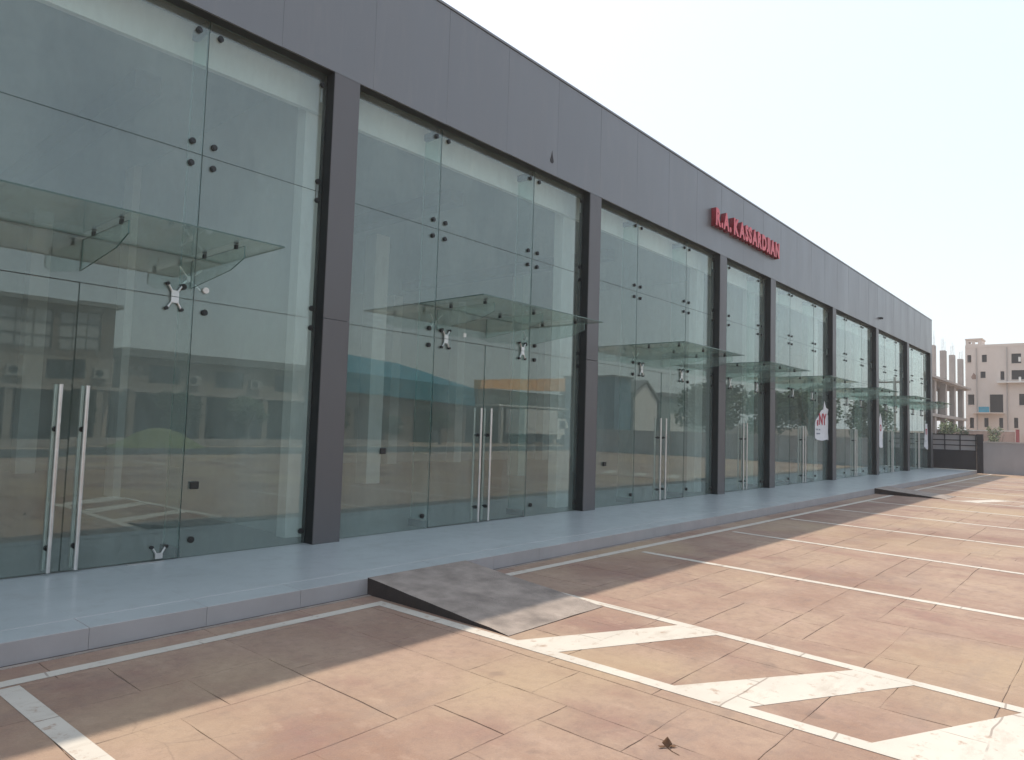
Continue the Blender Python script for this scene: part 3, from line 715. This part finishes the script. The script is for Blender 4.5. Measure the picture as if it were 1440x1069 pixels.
# ------------------------------------------------------------------ plants
def leaf_cloud(n, rx, rz, leaf, seed, lobes=9, flat=.0):
    rr = random.Random(seed); L = []
    for _ in range(lobes):
        a_ = rr.uniform(0, 6.28); q = rr.random()**.6; zz = rr.uniform(-.75, .85)
        L.append((rx*.62*q*math.cos(a_), rx*.62*q*math.sin(a_), rz*zz*.7, rr.uniform(.32, .52)))
    mb = MB()
    for _ in range(n):
        lx, ly, lz, lr = rr.choice(L); d = Vector((rr.gauss(0, 1), rr.gauss(0, 1), rr.gauss(0, 1))).normalized()*(rr.random()**.35)
        c = Vector((lx+d.x*rx*lr, ly+d.y*rx*lr, lz+d.z*rz*lr*.9))
        t_ = Vector((rr.gauss(0, 1), rr.gauss(0, 1), rr.gauss(0, .6))).normalized(); u_ = t_.orthogonal().normalized()*leaf*.45; t_ = t_*leaf*rr.uniform(.7, 1.3)
        mb.add([c-t_*.5, c+u_, c+t_*.5, c-u_], [(0, 1, 2, 3)])
    return mb
def tree_meshes(kind, h, seed):
    rr = random.Random(seed); cr = h*.36
    crown = leaf_cloud(3600, cr, h*.36, h*.034, seed, 12).mesh('crown', ['leaf'], False)
    tr = MB(); tr.cyl((0, 0, -.1), (.05*h*.2, 0, h*.45), h*.03, 9, 0, h*.02)
    for k in range(6):
        a_ = k*1.05+rr.random(); z0 = h*rr.uniform(.28, .45)
        tr.cyl((0.01*h, 0, z0), (math.cos(a_)*cr*.6, math.sin(a_)*cr*.6, h*rr.uniform(.55, .85)), h*.013, 6, 0, h*.004)
    return crown, tr.mesh('trunk', ['bark'])
TM = [tree_meshes('tree', 1.0, s_) for s_ in (21, 22, 23)]
def tree(x, y, h, v, label, group, wide=1.0):
    t = thing('broadleaf_tree', label, 'tree', (x, y, -.04), group, random.uniform(0, 6.28)); t.scale = (h*wide, h*wide, h)
    link('crown', TM[v][0], t, (0, 0, .62)); link('trunk', TM[v][1], t)
G1 = 'green trees beyond the boundary wall'
for i, (x, y, h, wd, lb) in enumerate([(48, -8.0, 5.4, 1.3, 'bushy green tree beyond the boundary wall, mirrored in the fourth shopfront'), (50.5, -4.6, 5.0, 1.35, 'low spreading tree beyond the boundary wall, mirrored beside the largest poster'),
        (49, -1.2, 5.8, 1.3, 'tallest tree close behind the boundary wall, mirrored in the glass above the poster'), (52.5, 1.4, 4.4, 1.2, 'small tree behind the boundary wall, mirrored in the sixth shopfront'), (56, -11, 6.0, 1.3, 'far tree behind the sheds, mirrored left of the short shopfront')]):
    tree(x, y, h, i % 3, lb, G1, wd)
ORD = ['leftmost', 'second', 'third', 'fourth', 'fifth', 'sixth', 'seventh', 'eighth', 'rightmost']
G2 = 'dark roadside trees across the road'
for i in range(9):
    xx = -4+5.3*i+random.uniform(-.8, .8)
    tree(xx, -25.6-random.random(), random.uniform(2.2, 3.4), i % 3, 'dark roadside shrub tree across the road, %s' % (ORD[i] if i in (0, 8) else ORD[i]+' mirrored from the left'), G2, 1.35)
for i, (x, y, z) in enumerate([(73.5, 10.6, 0), (73.6, 12.2, 0), (73.3, 8.2, 0), (57, 8.8, 0)]):
    s_ = thing('scrub_bush', ['sparse dark scrub bush at the foot of the concrete frame', 'scrubby bush left of the pink wall', 'thin bush in front of the pink wall', 'scraggly weed bush behind the dark gate'][i], 'bush', (x, y, -.04), 'scrub in front of the far buildings')
    sm_ = leaf_cloud(420, 1.0, 1.1, .16, 60+i, 6).mesh('foliage', ['leaf'], False); link('foliage', sm_, s_, (0, 0, 1.9))
    st_ = MB()
    for k in range(6): st_.cyl((0, 0, 0), (random.uniform(-.7, .7), random.uniform(-.7, .7), 2.2), .03, 5, 0, .01)
    mk('stems', st_, 'bark', s_)

# ------------------------------------------------------------------ things across the road, mirrored in the glass
def pane_grid(par, x0, x1, z0, z1, nx, nz, y):
    """multi-pane window: frame with each glass pane a sub-part"""
    f = MB(); b = .05
    f.box(x0, x1, y-.04, y, z0, z0+b).box(x0, x1, y-.04, y, z1-b, z1)
    for i in range(nx+1): xx = x0+(x1-x0-b)*i/nx; f.box(xx, xx+b, y-.035, y+.01, z0+b, z1-b)
    for j in range(1, nz): zz = z0+(z1-z0)*j/nz; f.box(x0+b, x1-b, y-.03, y+.005, zz-b/2, zz+b/2)
    wn = mk('window', f, 'dark', par)
    for i in range(nx):
        for j in range(nz):
            xa_ = x0+b+(x1-x0-b)*i/nx; za_ = z0+b+(z1-z0-b)*j/nz
            mk('pane', MB().box(xa_, xa_+(x1-x0-b)/nx-b, y-.06, y-.045, za_, za_+(z1-z0-b)/nz-b), 'skyglass', wn)
def ac_unit(par, x, z, y):
    o = mk('ac_unit', MB().box(x, x+.8, y, y+.35, z, z+.6).cyl((x+.3, y+.35, z+.3), (x+.3, y+.37, z+.3), .22, 14, 1), ['acunit', 'dark'], par)
w1 = thing('workshop_building', 'two storey brown workshop with gridded upper windows, mirrored in the first shopfront', 'building', (0, -30, 0))
hs = [(-8, -5.2), (-4.2, -1), (0, 3.2), (4.2, 8.4), (9.6, 12.2), (12.5, 14.6)]
mb = MB(); wall_open(mb, -12, 15.3, 4.75, 7.7, [(a_, b_, 5.15, 7.35) for a_, b_ in hs], lambda b, a0, a1, z0, z1: b.box(a0, a1, -.25, 0, z0, z1))
mk('upper_wall', mb, simple('brown_render', (.15, .12, .10), .9), w1)
for a_, b_ in hs: pane_grid(w1, a_+.01, b_-.01, 5.16, 7.34, 3, 3, -.08)
mk('roof', MB().box(-12.3, 15.6, -10, .35, 7.71, 7.95), 'greyroof', w1)
mk('side_walls', MB().box(-12, -11.75, -10, -.26, 0, 7.7).box(15.05, 15.3, -10, -.26, 0, 7.7).box(-11.7, 15, -10, -9.8, 0, 7.7), 'beige', w1)
def shop_row(par, xs, zt, band='dimbeige'):
    hs_ = [(x_, x_+1.9, 3.5, 4.6) for x_ in xs]
    x0, x1 = min(xs)-1.6, max(xs)+3.4
    mb = MB(); wall_open(mb, x0, x1, 3.05, zt, hs_, lambda b, a0, a1, z0, z1: b.box(a0, a1, -.25, 0, z0, z1)); mk('wall', mb, band, par)
    for h in hs_:
        mk('window', MB().box(h[0]+.01, h[1]-.01, -.18, -.14, h[2]+.01, h[3]-.01), 'darkglass', par)
        ac_unit(par, h[1]+.35, 3.55, .0)
    mk('veranda_slab', MB().box(x0, x1, -.25, 1.5, 2.86, 3.04), 'rawconc', par)
    for k in range(int((x1-x0)/4.2)+1):
        mk('pillar', MB().box(x0+4.2*k, x0+4.2*k+.35, 1.1, 1.45, -.04, 2.859), 'dimbeige', par)
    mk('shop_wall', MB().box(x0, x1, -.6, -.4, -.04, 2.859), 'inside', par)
shop_row(w1, [-9.5, -5.2, -.9, 3.6, 7.9, 12.0][0:6], 4.749)
w2 = thing('row_building', 'long low beige row with a dark flat roof and wall mounted cooling units', 'building', (0, -30, 0))
shop_row(w2, [17.4, 21.6, 25.8], 5.0)
mk('roof', MB().box(15.7, 29.4, -8, .5, 5.01, 5.5), 'greyroof', w2)
mk('back_wall', MB().box(15.9, 29.2, -8, -7.8, -.04, 5.0), 'beige', w2)
# teal roofed shed
w3 = thing('teal_roof_shed', 'large shed with a teal metal hip roof, mirrored in the second shopfront', 'building', (0, -30, 0))
mk('wall', MB().box(30, 45.4, -11.5, -.3, -.04, 3.8), simple('dull_brown_wall', (.20, .16, .13), .9), w3)
rf = MB(); e = [(29.6, .3, 3.9), (45.9, .3, 3.3), (45.9, -12, 3.3), (29.6, -12, 3.9)]; rd = [(34.5, -4.5, 7.2), (40.5, -4.5, 6.9)]
rf.add(e+rd+[(29.6, .3, 5.4), (45.7, .3, 4.9)], [(6, 7, 5, 4), (0, 1, 7, 6), (7, 1, 2, 5), (3, 4, 5, 2), (0, 6, 4, 3), (3, 2, 1, 0)])
mk('roof', rf, 'teal', w3)
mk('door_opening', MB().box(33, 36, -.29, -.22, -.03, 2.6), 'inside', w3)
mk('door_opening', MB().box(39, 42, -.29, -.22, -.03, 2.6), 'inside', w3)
# orange banded depot
w4 = thing('orange_band_depot', 'grey depot with a broad orange band under its roof, mirrored in the second shopfront', 'building', (0, -30, 0))
mk('wall', MB().box(47, 64, -9, -.5, -.04, 5.0), simple('grey_green_sheet', (.20, .24, .22), .8), w4)
mk('orange_band', MB().prism([(46.5, -.5, 4.95), (64, -.5, 5.5), (64, -.5, 7.1), (46.5, -.5, 5.75)], (0, .9, 0)), 'orange', w4)
mk('canopy_slab', MB().box(46.5, 64, -.2, 2.5, 3.35, 3.5), 'white', w4)
for k in range(5): mk('pillar', MB().box(47+4*k, 47.3+4*k, 2.0, 2.3, -.04, 3.349), 'white', w4)
# white box truck
tk = thing('box_truck', 'white box truck parked before the orange banded depot, mirrored in glass', 'truck', (48.5, -25.2, -.04), None)
mk('cargo_box', MB().box(-2.4, 2.2, -1.1, 1.1, .95, 3.1), 'white', tk)
cb = mk('cab', MB().prism([(2.3, -1.05, .5), (4.1, -1.05, .5), (4.1, -1.05, 1.45), (3.6, -1.05, 2.4), (2.3, -1.05, 2.4)], (0, 2.1, 0)), 'white', tk)
mk('window', MB().box(2.6, 3.5, 1.05, 1.06, 1.5, 2.2), 'darkglass', cb)
mk('chassis', MB().box(-2.3, 4.0, -.5, .5, .55, .9), 'dark', tk)
for wx in (-1.4, 3.2):
    for wy in (-1.05, .8): mk('wheel', MB().cyl((wx, wy, .46), (wx, wy+.25, .46), .46, 18), 'tyre', tk)
# sheds beyond the wall (third shopfront)
sh = thing('tall_blue_building', 'tall blue grey building, mirrored in the third shopfront', 'building', (0, 0, 0))
mk('wall', MB().box(57, 60, -28, -22, -.04, 6.6), 'bluebox', sh); mk('roof', MB().box(56.8, 60.2, -28.2, -21.8, 6.601, 6.8), 'greyroof', sh)
gh = thing('gabled_shed', 'pale shed with a grey gable roof, mirrored in the third shopfront', 'building', (0, 0, 0))
mk('wall', MB().prism([(60.6, -22, -.04), (65.4, -22, -.04), (65.4, -22, 4.7), (63, -22, 6.4), (60.6, -22, 5.2)], (0, -9, 0)), 'white', gh)
mk('roof', MB().prism([(65.9, -21.8, 4.5), (63, -21.8, 6.5), (60.3, -21.8, 5.1), (60.3, -21.8, 5.3), (63, -21.8, 6.75), (66, -21.8, 4.7)], (0, -9.4, 0)), 'greyroof', gh)
gs = thing('low_shed', 'low grey green shed beside the gabled shed, mirrored in the third shopfront', 'building', (0, 0, 0))
mk('wall', MB().box(66, 78, -30, -22, -.04, 5.2), simple('grey_green_sheet_two', (.22, .27, .26), .8), gs); mk('roof', MB().box(65.8, 78.2, -30.2, -21.7, 5.201, 5.6), 'greyroof', gs)
mk('door', MB().box(68, 71, -21.99, -21.9, -.03, 3.4), 'white', gs)
# utility pole with wires
def pole(x, y, h, label):
    t = thing('utility_pole', label, 'utility pole', (x, y, -.04), 'utility poles')
    mk('shaft', MB().cyl((0, 0, 0), (0, 0, h), .13, 10, 0, .09), 'rawconc', t)
    mk('crossarm', MB().box(-.05, .05, -1.1, 1.1, h-.45, h-.33), 'rebar', t)
    for yy in (-1, 0, 1): mk('insulator', MB().cyl((0, yy, h-.33), (0, yy, h-.15), .05, 8), 'white', t)
pole(60, 1.5, 6.3, 'concrete utility pole beyond the wall, mirrored in the seventh shopfront')
pole(60, -30.5+6, 7.0, 'concrete utility pole by the road, mirrored beside the orange band')
for yy in (-1, 0, 1):
    mb = MB(); prev = None
    for i in range(17):
        u = i/16; p = Vector((60, 1.5+yy-26*u, 6.12+.7*u-1.4*math.sin(math.pi*u)))
        if prev is not None: mb.cyl(prev, p, .012, 4, 0, None, False)
        prev = p
    tag(mk('power_line', mb, 'bolt'), 'thin sagging power line between the two utility poles, %s of the three strands' % {-1: 'nearest the camera', 0: 'middle', 1: 'farthest'}[yy], 'wire', 'power lines')
# low white kerb wall and grass mound on the verge
tag(mk('verge_wall', MB().box(-12, 33, -23.9, -23.7, -.04, .35), 'rawconc'), 'low kerb wall along the verge across the road, mirrored in glass', 'wall')
mb = MB(); nr, na = 8, 28; rr = random.Random(9)
mb.v.append((0, 0, .95))
for i in range(1, nr+1):
    for j in range(na):
        u = i/nr; a_ = 2*math.pi*j/na; r_ = 2.4*u; mb.v.append((r_*math.cos(a_), r_*.7*math.sin(a_), .95*math.cos(u*math.pi/2)**1.2-.02+rr.uniform(-.03, .03)))
for j in range(na): mb.f.append((0, 1+j, 1+(j+1) % na)); mb.mi.append(0); mb.sm.append(True)
for i in range(nr-1):
    for j in range(na):
        a_ = 1+i*na; mb.f.append((a_+j, a_+na+j, a_+na+(j+1) % na, a_+(j+1) % na)); mb.mi.append(0); mb.sm.append(True)
mk('grass_mound', mb, 'dune', None, (15.0, -23.0+.9, -.03))['kind'] = 'structure'

# ------------------------------------------------------------------ hazy air
hz = N('hazy_air'); pv = hz.n('ShaderNodeVolumePrincipled'); pv.inputs['Color'].default_value = (.93, .96, 1, 1)
pv.inputs['Density'].default_value = .0011; pv.inputs['Anisotropy'].default_value = .25
hz.l(pv.outputs[0], hz.out.inputs['Volume'])
hb = MB().box(-90, 190, -120, 120, -1.2, 16).mesh('haze', [hz.m]); tag(link('haze', hb), kind='stuff')
cy.volume_bounces = 1
